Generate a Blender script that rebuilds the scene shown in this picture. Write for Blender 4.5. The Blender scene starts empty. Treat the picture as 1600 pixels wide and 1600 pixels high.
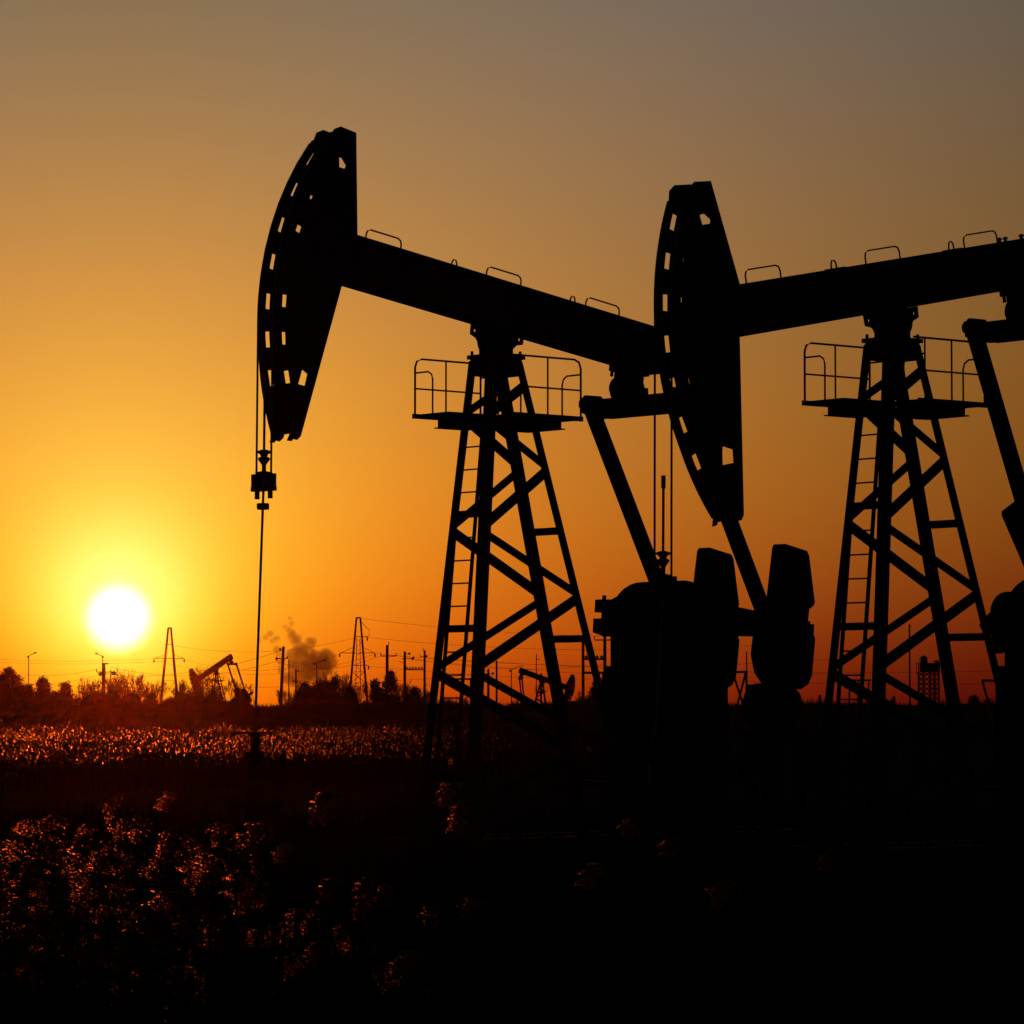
import bpy, bmesh, math, random
from mathutils import Vector, Matrix
R = math.radians
scene = bpy.context.scene
COL = scene.collection

# ------------------------------------------------------------------ camera numbers
F = 5600.0                      # focal length in pixels of a 1600 px wide frame
HC = 2.5                        # eye height
PITCH = math.atan(305.0 / F)
CP, SP = math.cos(PITCH), math.sin(PITCH)

def at(px, py, d):
    """point on the sight line of a photo pixel, d metres away from the camera (along +Y)"""
    a, b = (px - 800) / F, (800 - py) / F
    y, z = CP - b * SP, SP + b * CP
    t = d / y
    return Vector((a * t, d, HC + z * t))

SUN = (at(185, 965, 1000) - Vector((0, 0, HC))).normalized()

# ------------------------------------------------------------------ materials
def new_mat(name):
    m = bpy.data.materials.new(name); m.use_nodes = True
    nt = m.node_tree
    for n in list(nt.nodes): nt.nodes.remove(n)
    return m, nt, nt.nodes.new('ShaderNodeOutputMaterial')

def surf(name, c1, c2, scale=3.0, rough=0.7, spec=0.2, metallic=0.0, bump=0.0):
    m, nt, out = new_mat(name)
    b = nt.nodes.new('ShaderNodeBsdfPrincipled')
    tc = nt.nodes.new('ShaderNodeTexCoord')
    no = nt.nodes.new('ShaderNodeTexNoise'); no.inputs['Scale'].default_value = scale; no.inputs['Detail'].default_value = 6
    cr = nt.nodes.new('ShaderNodeValToRGB')
    cr.color_ramp.elements[0].position = 0.35; cr.color_ramp.elements[1].position = 0.7
    cr.color_ramp.elements[0].color = (*c1, 1); cr.color_ramp.elements[1].color = (*c2, 1)
    nt.links.new(tc.outputs['Object'], no.inputs['Vector'])
    nt.links.new(no.outputs['Fac'], cr.inputs['Fac'])
    nt.links.new(cr.outputs['Color'], b.inputs['Base Color'])
    b.inputs['Roughness'].default_value = rough
    b.inputs['Specular IOR Level'].default_value = spec
    b.inputs['Metallic'].default_value = metallic
    if bump:
        bp = nt.nodes.new('ShaderNodeBump'); bp.inputs['Strength'].default_value = bump; bp.inputs['Distance'].default_value = 0.05
        nt.links.new(no.outputs['Fac'], bp.inputs['Height']); nt.links.new(bp.outputs['Normal'], b.inputs['Normal'])
    nt.links.new(b.outputs[0], out.inputs['Surface'])
    return m

def fibre(name, col, dark, ior, rough, share, scale=40.0, body=1.0):
    """thin dry plant matter: a forward scattering lobe with a diffuse rest"""
    m, nt, out = new_mat(name)
    tc = nt.nodes.new('ShaderNodeTexCoord')
    no = nt.nodes.new('ShaderNodeTexNoise'); no.inputs['Scale'].default_value = scale
    cr = nt.nodes.new('ShaderNodeValToRGB')
    cr.color_ramp.elements[0].position = 0.3; cr.color_ramp.elements[1].position = 0.7
    cr.color_ramp.elements[0].color = (*dark, 1); cr.color_ramp.elements[1].color = (*col, 1)
    rf = nt.nodes.new('ShaderNodeBsdfRefraction'); rf.inputs['IOR'].default_value = ior; rf.inputs['Roughness'].default_value = rough
    df = nt.nodes.new('ShaderNodeBsdfTranslucent')
    dd = nt.nodes.new('ShaderNodeBsdfDiffuse')
    m1 = nt.nodes.new('ShaderNodeMixShader'); m1.inputs[0].default_value = 0.5
    m2 = nt.nodes.new('ShaderNodeMixShader'); m2.inputs[0].default_value = share
    nt.links.new(tc.outputs['Object'], no.inputs['Vector']); nt.links.new(no.outputs['Fac'], cr.inputs['Fac'])
    nt.links.new(cr.outputs['Color'], rf.inputs['Color'])
    dk = nt.nodes.new('ShaderNodeMix'); dk.data_type = 'RGBA'; dk.blend_type = 'MULTIPLY'; dk.inputs[0].default_value = 1.0
    nt.links.new(cr.outputs['Color'], dk.inputs[6]); dk.inputs[7].default_value = (body, body, body, 1)
    for n in (df, dd): nt.links.new(dk.outputs[2], n.inputs['Color'])
    nt.links.new(df.outputs[0], m1.inputs[1]); nt.links.new(dd.outputs[0], m1.inputs[2])
    nt.links.new(m1.outputs[0], m2.inputs[1]); nt.links.new(rf.outputs[0], m2.inputs[2])
    nt.links.new(m2.outputs[0], out.inputs['Surface'])
    return m

STEEL = surf('dark_painted_steel', (.012, .012, .013), (.028, .022, .018), 4.0, .85, .03)
STEEL2 = surf('weathered_steel', (.018, .015, .013), (.04, .026, .018), 7.0, .88, .03)
CAST = surf('cast_iron', (.010, .010, .011), (.022, .02, .018), 9.0, .9, .03, bump=.3)
CABLE = surf('steel_cable', (.03, .026, .024), (.05, .045, .04), 60.0, .6, .25)
WOOD = surf('pole_wood', (.03, .022, .016), (.06, .045, .03), 5.0, .9, .05)
CONC = surf('pole_concrete', (.07, .065, .06), (.12, .11, .1), 5.0, .9, .05)
BARK = surf('bark', (.025, .018, .013), (.06, .045, .032), 6.0, .95, .02)
TWIG = surf('twigs', (.03, .02, .014), (.07, .05, .035), 3.0, .95, .02)
NEEDLE = surf('needles', (.008, .016, .007), (.022, .035, .012), 6.0, .9, .02)
SOIL = surf('soil', (.012, .010, .008), (.035, .028, .02), .4, 1.0, 0.0, bump=.5)
BERM = surf('berm_soil', (.010, .009, .007), (.03, .024, .018), .7, 1.0, 0.0, bump=.5)
GLASSY = surf('porcelain', (.05, .035, .03), (.09, .07, .06), 8.0, .4, .3)
PLUME = fibre('reed_plume', (.60, .38, .22), (.34, .20, .11), 1.035, .38, .046, body=.04)
PLUME2 = fibre('feathery_plume', (.60, .33, .19), (.40, .21, .12), 1.066, .58, .10, body=.20)
DARK = surf('shaded_reed_leaf', (.010, .008, .005), (.02, .015, .009), 20.0, 1.0, 0.0)  # backlit shade put into the colour; dry reed itself is far paler
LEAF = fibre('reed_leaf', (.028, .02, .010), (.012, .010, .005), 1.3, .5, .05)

# ------------------------------------------------------------------ mesh builder
class MB:
    def __init__(s, xf=None): s.v, s.f, s.xf = [], [], xf
    def add(s, vs, fs):
        n = len(s.v)
        for p in vs:
            p = Vector(p)
            s.v.append(s.xf(p) if s.xf else p)
        s.f += [tuple(n + i for i in q) for q in fs]
    def box(s, x0, x1, y0, y1, z0, z1):
        s.add([(x, y, z) for z in (z0, z1) for y in (y0, y1) for x in (x0, x1)],
              [(0, 2, 3, 1), (4, 5, 7, 6), (0, 1, 5, 4), (2, 6, 7, 3), (0, 4, 6, 2), (1, 3, 7, 5)])
    def bar(s, p, q, w, h, up=(0, 0, 1)):
        p, q, up = Vector(p), Vector(q), Vector(up)
        d = (q - p).normalized(); a = d.cross(up)
        if a.length < 1e-4: a = d.cross(Vector((1, 0, 0)))
        a.normalize(); b = a.cross(d).normalized()
        a *= w / 2; b *= h / 2
        s.add([p - a - b, p + a - b, p + a + b, p - a + b, q - a - b, q + a - b, q + a + b, q - a + b],
              [(3, 2, 1, 0), (4, 5, 6, 7), (0, 1, 5, 4), (1, 2, 6, 5), (2, 3, 7, 6), (3, 0, 4, 7)])
    def tube(s, pts, r, n=6, cap=True):
        pts = [Vector(p) for p in pts]; rings = []
        ref = None
        for i, p in enumerate(pts):
            d = (pts[min(i + 1, len(pts) - 1)] - pts[max(i - 1, 0)]).normalized()
            if ref is None or abs(d.dot(ref)) > .95:
                ref = Vector((0, 0, 1)) if abs(d.z) < .8 else Vector((1, 0, 0))
            a = d.cross(ref).normalized(); b = a.cross(d)
            rr = r[i] if isinstance(r, (list, tuple)) else r
            rings.append([p + (a * math.cos(2 * math.pi * k / n) + b * math.sin(2 * math.pi * k / n)) * rr for k in range(n)])
        fs = []
        for i in range(len(pts) - 1):
            for k in range(n):
                fs.append((i * n + k, i * n + (k + 1) % n, (i + 1) * n + (k + 1) % n, (i + 1) * n + k))
        if cap:
            fs.append(tuple(reversed(range(n)))); fs.append(tuple((len(pts) - 1) * n + k for k in range(n)))
        s.add([v for rg in rings for v in rg], fs)
    def angle(s, p, q, w, t, d1, d2):
        """L section from p to q, corner on the line, flanges towards d1 and d2"""
        p, q = Vector(p), Vector(q); d1, d2 = Vector(d1), Vector(d2)
        prof = [(0, 0), (w, 0), (w, t), (t, t), (t, w), (0, w)]
        ring = lambda o: [o + d1 * a + d2 * b for a, b in prof]
        s.add(ring(p) + ring(q), [(0, 1, 2, 3), (0, 3, 4, 5), (9, 8, 7, 6), (11, 10, 9, 6)] +
              [(k, (k + 1) % 6, 6 + (k + 1) % 6, 6 + k) for k in range(6)])
    def prism(s, poly, y0, y1):
        n = len(poly)
        s.add([(x, y0, z) for x, z in poly] + [(x, y1, z) for x, z in poly],
              [tuple(range(n)), tuple(reversed(range(n, 2 * n)))] + [(k, (k + 1) % n, n + (k + 1) % n, n + k) for k in range(n)])
    def disc(s, c, axis, r, h, n=20):
        c, axis = Vector(c), Vector(axis).normalized()
        s.tube([c - axis * h / 2, c + axis * h / 2], r, n)
    def lathe(s, c, prof, n=16):
        c = Vector(c); m = len(prof)
        vs = [c + Vector((r * math.cos(2 * math.pi * k / n), r * math.sin(2 * math.pi * k / n), z)) for r, z in prof for k in range(n)]
        fs = [(i * n + k, i * n + (k + 1) % n, (i + 1) * n + (k + 1) % n, (i + 1) * n + k) for i in range(m - 1) for k in range(n)]
        fs += [tuple(reversed(range(n))), tuple((m - 1) * n + k for k in range(n))]
        s.add(vs, fs)
    def mesh(s, name, mat, recalc=True):
        me = bpy.data.meshes.new(name)
        me.from_pydata([tuple(v) for v in s.v], [], s.f)
        if recalc:
            bm = bmesh.new(); bm.from_mesh(me); bmesh.ops.recalc_face_normals(bm, faces=bm.faces); bm.to_mesh(me); bm.free()
        me.materials.append(mat)
        return me
    def build(s, name, mat, parent=None, recalc=True):
        o = bpy.data.objects.new(name, s.mesh(name, mat, recalc)); COL.objects.link(o)
        if parent: o.parent = parent
        return o

def tag(o, label=None, cat=None, group=None, kind=None):
    if label: o['label'] = label
    if cat: o['category'] = cat
    if group: o['group'] = group
    if kind: o['kind'] = kind
    return o

def empty(name, loc, rz=0.0, sc=1.0):
    o = bpy.data.objects.new(name, None); COL.objects.link(o)
    o.location = loc; o.rotation_euler = (0, 0, rz); o.scale = (sc, sc, sc)
    return o

def dup(o, parent=None):
    c = o.copy(); COL.objects.link(c)
    if parent: c.parent = parent
    for ch in o.children: dup(ch, c)
    return c

def plate_data(outer, holes, th):
    """flat plate with holes, as vertices (x, y, z) and faces; plate lies in XZ, thickness th along Y"""
    cu = bpy.data.curves.new('plate', 'CURVE'); cu.dimensions = '2D'; cu.fill_mode = 'BOTH'; cu.extrude = th / 2
    for lp in [outer] + holes:
        sp = cu.splines.new('POLY'); sp.points.add(len(lp) - 1); sp.use_cyclic_u = True
        for p, (x, z) in zip(sp.points, lp): p.co = (x, z, 0, 1)
    ob = bpy.data.objects.new('plate', cu); COL.objects.link(ob)
    dg = bpy.context.evaluated_depsgraph_get()
    me = bpy.data.meshes.new_from_object(ob.evaluated_get(dg))
    vs = [(v.co.x, v.co.z, v.co.y) for v in me.vertices]; fs = [tuple(p.vertices) for p in me.polygons]
    bpy.data.objects.remove(ob); bpy.data.curves.remove(cu); bpy.data.meshes.remove(me)
    return vs, fs

# ------------------------------------------------------------------ the pumpjack
ZP = 8.53           # height of the saddle bearing
XF = lambda z: -1.1524 + .10192 * z
XR = lambda z: 2.5909 - .28020 * z
HB = lambda z: .6875 - .05175 * z
def flip(p): return Vector((p.x, -p.y, p.z))            # builder's y is "towards the road"

def arc_pts(r, z0, z1, n):
    a0, a1 = math.asin(z0 / r), math.asin(z1 / r)
    return [(-r * math.cos(a0 + (a1 - a0) * k / (n - 1)), r * math.sin(a0 + (a1 - a0) * k / (n - 1))) for k in range(n)]

def pumpjack(name, label, loc, rz, beta, crank, group=None, sc=1.0, wt_along=1.70, carrier=6.0, hang=True, swing=0.0, slide=0.0):
    root = empty(name, loc, rz, sc); tag(root, label, 'pumpjack', group)
    cb, sb = math.cos(beta), math.sin(beta)
    def bxf(p): return Vector((p.x * cb - p.z * sb, -p.y, ZP + p.x * sb + p.z * cb))
    # --- tower
    tw = MB(flip)
    tw.box(-.38, .38, -.30, .30, 8.235, 8.30)
    tw.box(-.33, .33, -.27, .27, 7.96, 8.233)
    for x in (-.30, .30):
        for y in (-.24, .24): tw.tube([(x * 1.06, y, 8.30), (x * 1.06, y, 8.37)], .025, 6)
    tw.box(-.20, .20, -.20, .20, 8.302, 8.50)
    tw.box(-.42, -.36, -.2, .2, 8.17, 8.20)
    tower = tw.build('tower', STEEL, root)
    for (xf_, sx) in ((XF, 1), (XR, -1)):
        for sy in (-1, 1):
            m = MB(flip)
            m.angle((xf_(0) - sx * .055, sy * (HB(0) + .05), 0), (xf_(8.2) - sx * .03, sy * (HB(8.2) + .03), 8.2), .155, .02, (sx, 0, 0), (0, -sy, 0))
            m.box(xf_(0) - .16, xf_(0) + .16, sy * HB(0) - .16, sy * HB(0) + .16, 0, .03)
            m.build('leg', STEEL, tower)
    def brace(pts, w, tface, name='brace'):
        m = MB(flip); p, q = Vector(pts[0]), Vector(pts[1])
        m.bar(p, q, .03 if tface else w, w if tface else .03, (0, 0, 1))
        # outstanding flange
        d = (q - p).normalized(); n = Vector((0, 1, 0)) if tface else Vector((1, 0, 0))
        m.bar(p + d * .12 + Vector((0, 0, w * .4)), q - d * .12 + Vector((0, 0, w * .4)), .05, .025, (0, 0, 1))
        m.build(name, STEEL, tower)
    far = [(1, 7.87), (0, 7.30), (1, 6.49), (0, 5.43), (1, 4.34), (0, 3.10), (1, 1.75), (0, .35)]
    near = [(1, 7.86), (0, 7.24), (1, 6.45), (0, 5.40), (1, 4.35), (0, 3.10), (1, 1.75), (0, .35)]
    for sy, L in ((-1, far), (1, near)):
        for k in range(len(L) - 1):
            (r0, z0), (r1, z1) = L[k], L[k + 1]
            z0 -= .05; z1 += .05
            a = ((XR if r0 else XF)(z0), sy * (HB(z0) - .02), z0); b = ((XR if r1 else XF)(z1), sy * (HB(z1) - .02), z1)
            thick = (k % 2 == 1) if sy < 0 else (k % 2 == 0)
            brace((a, b), .17 if thick else .125, True)
    for xf_, zs in ((XF, (5.66, 3.78, 1.2)), (XR, (5.42, 3.64, 1.2))):
        for z in zs:
            m = MB(flip); m.box(xf_(z) - .02, xf_(z) + .02, -HB(z) + .03, HB(z) - .03, z - .06, z + .06)
            m.box(xf_(z) + (.02 if xf_ is XF else -.08), xf_(z) + (.08 if xf_ is XF else -.02), -HB(z) + .03, HB(z) - .03, z + .035, z + .06)
            m.build('cross_tie', STEEL, tower)
    m = MB(flip)
    for y in (-.37, .13): m.bar((XF(.1) + .03, y, .1), (XF(7.2) + .03, y, 7.2), .025, .07, (0, 1, 0))
    z = .4
    while z < 7.1:
        m.tube([(XF(z) + .03, -.37, z), (XF(z) + .03, .13, z)], .014, 5); z += .375
    for z in (1.2, 3.78, 5.66):
        for y in (-.37, .13): m.bar((XF(z) + .03, y, z), (XF(z), y, z), .03, .03)
    m.build('ladder', STEEL2, tower)
    # --- platform
    m = MB(flip)
    for s in (-1, 1):
        y0, y1 = sorted((s * .36, s * 1.29))
        zd = 7.36 if s < 0 else 7.23
        m.box(-.72, .76, y0, y1, zd - .04, zd)
        m.box(-.72, .76, *sorted((s * 1.27, s * 1.31)), zd - .06, zd + .02)
    plat = m.build('platform', STEEL2, root)
    for s in (-1, 1):
        m = MB(flip)
        x0, x1 = (-.24, .36) if s < 0 else (-.30, .36); zd = 7.36 if s < 0 else 7.23
        m.box(x0, x1, *sorted((s * .30, s * 1.22)), zd - .19, zd - .045)
        m.box(x0 - .05, x1 + .05, *sorted((s * .34, s * 1.26)), zd - .21, zd - .192)
        m.build('bracket', STEEL, plat)
        m = MB(flip); r = .018
        c = s * 1.27; dz = 0 if s < 0 else -.12; zt, zm, z0 = 8.30 + dz, 7.80 + dz, zd; xl = -.69 if s < 0 else -.56
        def corner(cx, sgn, zc): # rounded top corner
            return [(cx, c, zc - .14), (cx + sgn * .04, c, zc - .04), (cx + sgn * .14, c, zc)]
        m.tube(([(xl, c, z0)] + corner(xl, 1, zt) if s < 0 else [(-.8, c, zt)]) + list(reversed(corner(.74, -1, zt))) + [(.74, c, z0)], r, 6)
        if s > 0: m.tube([(xl, c, z0), (xl, c, zt)], r * .85, 5)
        m.tube([(xl, c, zm), (.74, c, zm)], r * .85, 5)
        for x in (-.02 if s < 0 else .02,): m.tube([(x, c, z0), (x, c, zt)], r * .85, 5)
        for x in (xl, .74):
            ze = 8.06 + dz; yi = c - s * .46
            m.tube([(x, c, ze), (x, yi + s * .12, ze), (x, yi + s * .03, ze - .05), (x, yi, ze - .14), (x, yi, z0)], r * .85, 5)
        m.build('railing', STEEL2, plat)
    # --- walking beam
    m = MB(bxf)
    m.box(-3.5, 3.55, -.2, .2, .93, 1.0); m.box(-3.5, 3.55, -.2, .2, .22, .29)
    m.box(-3.5, 3.55, -.17, .17, .29, .93)
    for x in (-2.4, -1.2, .0, 1.2, 2.4): m.box(x - .012, x + .012, -.192, .192, .29, .93)
    beam = m.build('walking_beam', STEEL, root)
    for x0, x1, h in ((-2.95, -2.22, .20), (-.38, .38, .20), (1.85, 2.62, .20)):
        m = MB(bxf); zt = 1.0 + h
        m.tube([(x0, 0, 1.0), (x0, 0, zt - .09), (x0 + .02, 0, zt - .03), (x0 + .08, 0, zt), (x1 - .08, 0, zt), (x1 - .02, 0, zt - .03), (x1, 0, zt - .09), (x1, 0, 1.0)], .014, 6)
        m.build('handrail', STEEL2, beam)
    for x in (-1.08, 1.55):
        m = MB(bxf)
        m.tube([(x - .06, 0, 1.0), (x - .05, 0, 1.09), (x - .022, 0, 1.135), (x + .022, 0, 1.135), (x + .05, 0, 1.09), (x + .06, 0, 1.0)], .014, 6)
        m.box(x - .16, x + .2, -.05, .05, 1.0, 1.015)
        m.build('lifting_eye', STEEL2, beam)
    for x in (2.78, 2.92, 3.3, 3.42):
        m = MB(bxf)
        m.tube([(x, -.1, .9), (x, -.1, 1.075)], .028, 6); m.tube([(x, -.1, 1.03), (x, -.1, 1.06)], .045, 6)
        m.build('bolt', STEEL2, beam)
    m = MB(bxf)
    for s in (-1, 1):
        o_, h_ = [(s * .2, .215), (s * .2, -.08), (s * .26, -.08), (s * .33, .0), (s * .46, .04), (s * .47, .215)], []
        a = [(s * .385 + .035 * math.cos(t * math.pi / 5), .115 + .035 * math.sin(t * math.pi / 5)) for t in range(10)]
        vs, fs = plate_data(o_, [a], .05)
        for y in (-.12, .12): m.add([(v[0], v[1] + y, v[2]) for v in vs], fs)
    m.box(-.22, .22, -.16, .16, -.1, .215)
    m.disc((0, 0, 0), (0, 1, 0), .2, .5, 20)
    m.build('saddle_bearing', CAST, beam)
    # --- horsehead
    hw = .225
    top_back, nose = (-3.58, 2.60), (-3.90, 2.62)
    front = [(-4.02, 2.545)] + [(x - .05 * max(0, -z - 1.3), z) for x, z in arc_pts(4.72, 2.42, -2.42, 30)] + [(-4.15, -2.54)]
    outer = [top_back, nose] + front + [(-4.06, -2.53), (-4.04, -2.49), (-3.96, -2.49), (-3.90, -2.42), (-3.46, .22), (-3.30, 1.0)]
    def hole(r, z, w, h):
        a = math.asin(z / r); t = Vector((math.sin(a), math.cos(a))); n = Vector((-math.cos(a), math.sin(a)))
        c = n * r
        return [tuple(c + n * i * w / 2 + t * j * h / 2) for i, j in ((1, 1), (-1, 1), (-1, -1), (1, -1))]
    zs = (2.07, 1.515, .905, .29, -.35, -.945, -1.53)
    rim = [hole(4.535, z, .125, .25) for z in zs]
    inner = [hole(4.235, z, w_, h_) for z, w_, h_ in ((1.49, .05, .07), (.93, .09, .12), (-.27, .09, .2), (-.86, .09, .2), (-1.45, .10, .2))]
    nearh = [[(-3.90, 2.12), (-3.80, 2.13), (-3.69, 2.03), (-3.71, 1.97), (-3.90, 1.97)], [(-4.12, -1.34), (-3.92, -1.42), (-3.94, -1.62), (-4.20, -1.62)]]
    m = MB(bxf)
    for s in (-1, 1):                               # rim flanges that carry the cable
        pts = [(x - .05 * max(0, -z - 1.3), z) for x, z in arc_pts(4.735, 2.40, -2.42, 30)]; q = [(x + .035, z) for x, z in pts]
        y0, y1 = sorted((s * .07, s * (hw + .02)))
        for k in range(29): m.prism([pts[k], pts[k + 1], q[k + 1], q[k]], y0, y1)
    for z in (-2.2, -1.75, -1.24, 2.35):            # cross plates between the two sides
        r = 4.62; c = Vector((-math.sqrt(r * r - z * z), z)); m.box(c.x, c.x + (.28 if abs(z) < 2 else .1), -hw + .012, hw - .012, z - .02, z + .02)
    m.box(-3.86, -3.64, -hw + .012, hw - .012, 2.5, 2.58)
    m.box(-3.95, -3.5, -hw + .02, hw - .02, .30, .92)
    head = m.build('horsehead', STEEL, root)
    for s in (-1, 1):
        m = MB(bxf)
        if s > 0: vs, fs = plate_data(outer, [hole(4.545, z, .13, .25) for z in (1.40, .82, -.37, -.96)] + [hole(4.58, -1.56, .10, .24)] + nearh, .022)
        else: vs, fs = plate_data(outer, rim + inner, .022)
        m.add([(v[0], v[1] + s * hw, v[2]) for v in vs], fs)
        m.build('side_plate', STEEL, head)
    # --- tail bearing, equalizer, pitman arms, cranks
    tp = bxf(Vector((3.0, 0, -.34)))
    tb = MB(bxf)
    tb.box(2.70, 3.30, -.19, .19, .12, .22)
    for x in (2.72, 2.82, 3.2, 3.28): tb.tube([(x, -.12, .02), (x, -.12, .2)], .03, 6)
    tb.box(2.80, 3.22, -.15, .15, -.12, .12)
    tb.disc((3.0, 0, -.16), (0, 1, 0), .22, .42, 18)
    tb.disc((3.0, 0, -.16), (1, 0, 0), .16, .56, 14)
    eq = MB(flip); tp.x += swing
    ez = tp.z - .10
    for x0, x1 in ((-.2, -.14), (.14, .2)):
        vs, fs = plate_data([(-1.16, .15), (1.16, .15), (1.16, -.06), (.8, -.17), (-.8, -.17), (-1.16, -.06)], [], x1 - x0)
        eq.add([(tp.x + (x0 + x1) / 2 + v[1], v[0] + slide, ez + v[2]) for v in vs], fs)
    eq.box(tp.x - .14, tp.x + .14, -1.14 + slide, 1.14 + slide, ez + .11, ez + .149)
    eq.box(tp.x - .14, tp.x + .14, -.9, .9, ez - .165, ez - .13)
    eq.box(tp.x - .16, tp.x + .16, -.26, .26, ez + .15, ez + .30)
    for s in (-1, 1):
        eq.disc((tp.x, s * 1.08 + slide, ez + .16), (1, 0, 0), .085, .34, 14)
    eqo = eq.build('equalizer', STEEL, root)
    tb.build('tail_bearing', CAST, eqo)
    AX = Vector((3.62 + swing, 0, 4.05)); ca, sa = math.cos(crank), math.sin(crank)
    def cxf(p): return Vector((AX.x + p.x * ca - p.z * sa, -p.y, AX.z + p.x * sa + p.z * ca))
    pin = (AX.x + 1.28 * ca, AX.z + 1.28 * sa)
    for s in (-1, 1):
        m = MB(flip); y = s * 1.17 + slide
        m.bar((tp.x, y, ez + .12), (pin[0], y, pin[1]), .19, .21, (0, 1, 0))
        pa = m.build('pitman_arm', STEEL, root)
        m = MB(flip)
        m.disc((pin[0], y, pin[1]), (0, 1, 0), .2, .3, 16); m.disc((pin[0], s * .95, pin[1]), (0, 1, 0), .09, .3, 12)
        m.build('wrist_bearing', CAST, pa)
        m = MB(flip); m.disc((tp.x, y, ez + .10), (1, 0, 0), .11, .3, 14); m.build('hanger_pin', CAST, pa)
        m = MB(cxf); y0, y1 = sorted((s * .82, s * 1.02))
        m.prism([(-.64, .26), (-.4, .28), (1.1, .20), (2.58, .12), (2.58, -.02), (-.3, .05), (-.64, .04)], y0, y1)
        m.prism([(-.66, -.07), (-.3, -.05), (2.55, -.06), (2.55, -.16), (1.1, -.26), (-.4, -.36), (-.66, -.31)], y0, y1)
        m.box(-.3, 2.7, y0 + .02, y1 - .02, -.08, .08)
        m.tube([(-.52, s * .92, -.3), (-.52, s * .92, .34)], .035, 8)
        m.disc((0, s * .92, 0), (0, 1, 0), .38, .26, 20)
        cr = m.build('crank', CAST, root)
        for t in (-1, 1):
            m = MB(cxf); a = wt_along; y0, y1 = sorted((s * .80, s * 1.08))
            poly = [(a + .06, .08), (a - .02, .24), (a + .08, 1.34), (a + .12, 1.40), (a + .66, 1.33), (a + .72, 1.25), (a + .91, .46), (a + .89, .40), (a + .78, .32), (a + .76, .1)]
            if t < 0: poly = [(a - .28, -.10), (a - .32, -.55), (a - .22, -.85), (a - .02, -1.04), (a + .66, -1.08), (a + .84, -.98), (a + .92, -.82), (a + .96, -.18), (a + .90, -.08), (a + .80, -.04)]
            m.prism(poly, y0, y1)
            m.box(a + .2, a + .66, min(y0, y1) - .03, max(y0, y1) + .03, min(t * .5, t * .95), max(t * .5, t * .95))
            m.build('counterweight', CAST, cr)
    # --- gearbox on its pedestal, motor, skid
    m = MB(flip)
    dome = [(3.02, 3.2), (3.02, 3.95)] + [(3.78 - .80 * math.cos(t * math.pi / 16), 3.92 + .74 * math.sin(t * math.pi / 16)) for t in range(1, 16)] + [(4.6, 3.95), (4.6, 3.2)]
    m.prism(dome, -.52, .52)
    m.box(2.95, 4.7, -.6, .6, 3.1, 3.2)
    m.tube([(AX.x, -.95, AX.z), (AX.x, .95, AX.z)], .14, 16)
    m.box(4.6, 5.0, -.3, .1, 3.42, 3.95); m.box(4.6, 5.05, .15, .5, 3.40, 3.9)
    m.tube([(4.55, .2, 4.2), (4.72, .2, 4.32), (4.86, .2, 4.24), (4.9, .2, 4.0)], .045, 8)
    gb = m.build('gearbox', CAST, root)
    m = MB(flip)
    m.box(3.0, 4.62, -.66, .66, .45, 3.1)
    for x in (2.99, 4.6): m.box(x, x + .03, -.7, .7, .45, 3.1)
    m.box(2.92, 4.72, -.72, .72, .38, .45)
    for x in (3.4, 4.2):
        for s in (-1, 1): m.box(x - .03, x + .03, *sorted((s * .66, s * .71)), .45, 3.1)
    m.build('pedestal', STEEL, root)
    m = MB(flip)
    m.box(5.7, 6.6, -.05, .60, 1.95, 2.1)
    for x in (5.8, 6.5):
        for y in (.02, .52): m.bar((x, y, .38), (x, y, 1.95), .14, .14)
    m.box(5.84, 6.42, -.08, .58, 2.2, 2.9); m.disc((6.13, .25, 2.52), (1, 0, 0), .40, .66, 22)
    m.box(5.9, 6.45, .05, .5, 2.1, 2.25)
    m.disc((6.52, .25, 2.52), (1, 0, 0), .34, .10, 22)
    mo = m.build('motor', CAST, root)
    m = MB(flip); m.disc((5.74, .25, 2.52), (1, 0, 0), .26, .1, 20); m.build('pulley', CAST, mo)
    m = MB(flip)
    for y in (-.75, .75): m.box(-1.7, 7.1, y - .1, y + .1, .1, .38)
    for x in (-1.5, 0, 1.5, 2.8, 4.8, 6.9): m.box(x - .1, x + .1, -.65, .65, .12, .36)
    m.build('skid_base', STEEL, root)
    # --- bridle and rod
    if hang:
        for s in (-1, 1):
            m = MB(flip); y = s * .19; r = 4.755
            th0 = math.asin(2.3 / 4.72) - beta
            pts = [(-r * math.cos(th0 * k / 8), y, ZP + r * math.sin(th0 * k / 8)) for k in range(8, -1, -1)] + [(-4.775, y, carrier + .02)]
            m.tube(pts, .017, 6); m.build('bridle_cable', CABLE, root)
        m = MB(flip); xc = -4.775; z = carrier
        m.box(xc - .07, xc + .07, -.235, -.09, z - .13, z + .14); m.box(xc - .07, xc + .07, .09, .235, z - .13, z + .14)
        m.box(xc - .068, xc + .068, -.24, .24, z + .07, z + .13); m.box(xc - .068, xc + .068, -.25, .25, z - .13, z - .06)
        m.lathe((xc, 0, z + .13), [(.12, 0), (.14, .03), (.06, .05)], 12)
        for y in (-.17, .17): m.tube([(xc, y, z - .25), (xc, y, z - .13)], .04, 8)
        m.build('carrier_bar', CAST, root)
        m = MB(flip)
        m.tube([(-4.76, 0, carrier + 1.62), (xc, 0, carrier), (-4.93, 0, 2.0)], .02, 8)
        m.tube([(-4.762, 0, carrier + 1.45), (-4.76, 0, carrier + 1.64)], .034, 8)
        rod = m.build('polished_rod', CABLE, root)
        m = MB(flip)
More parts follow.
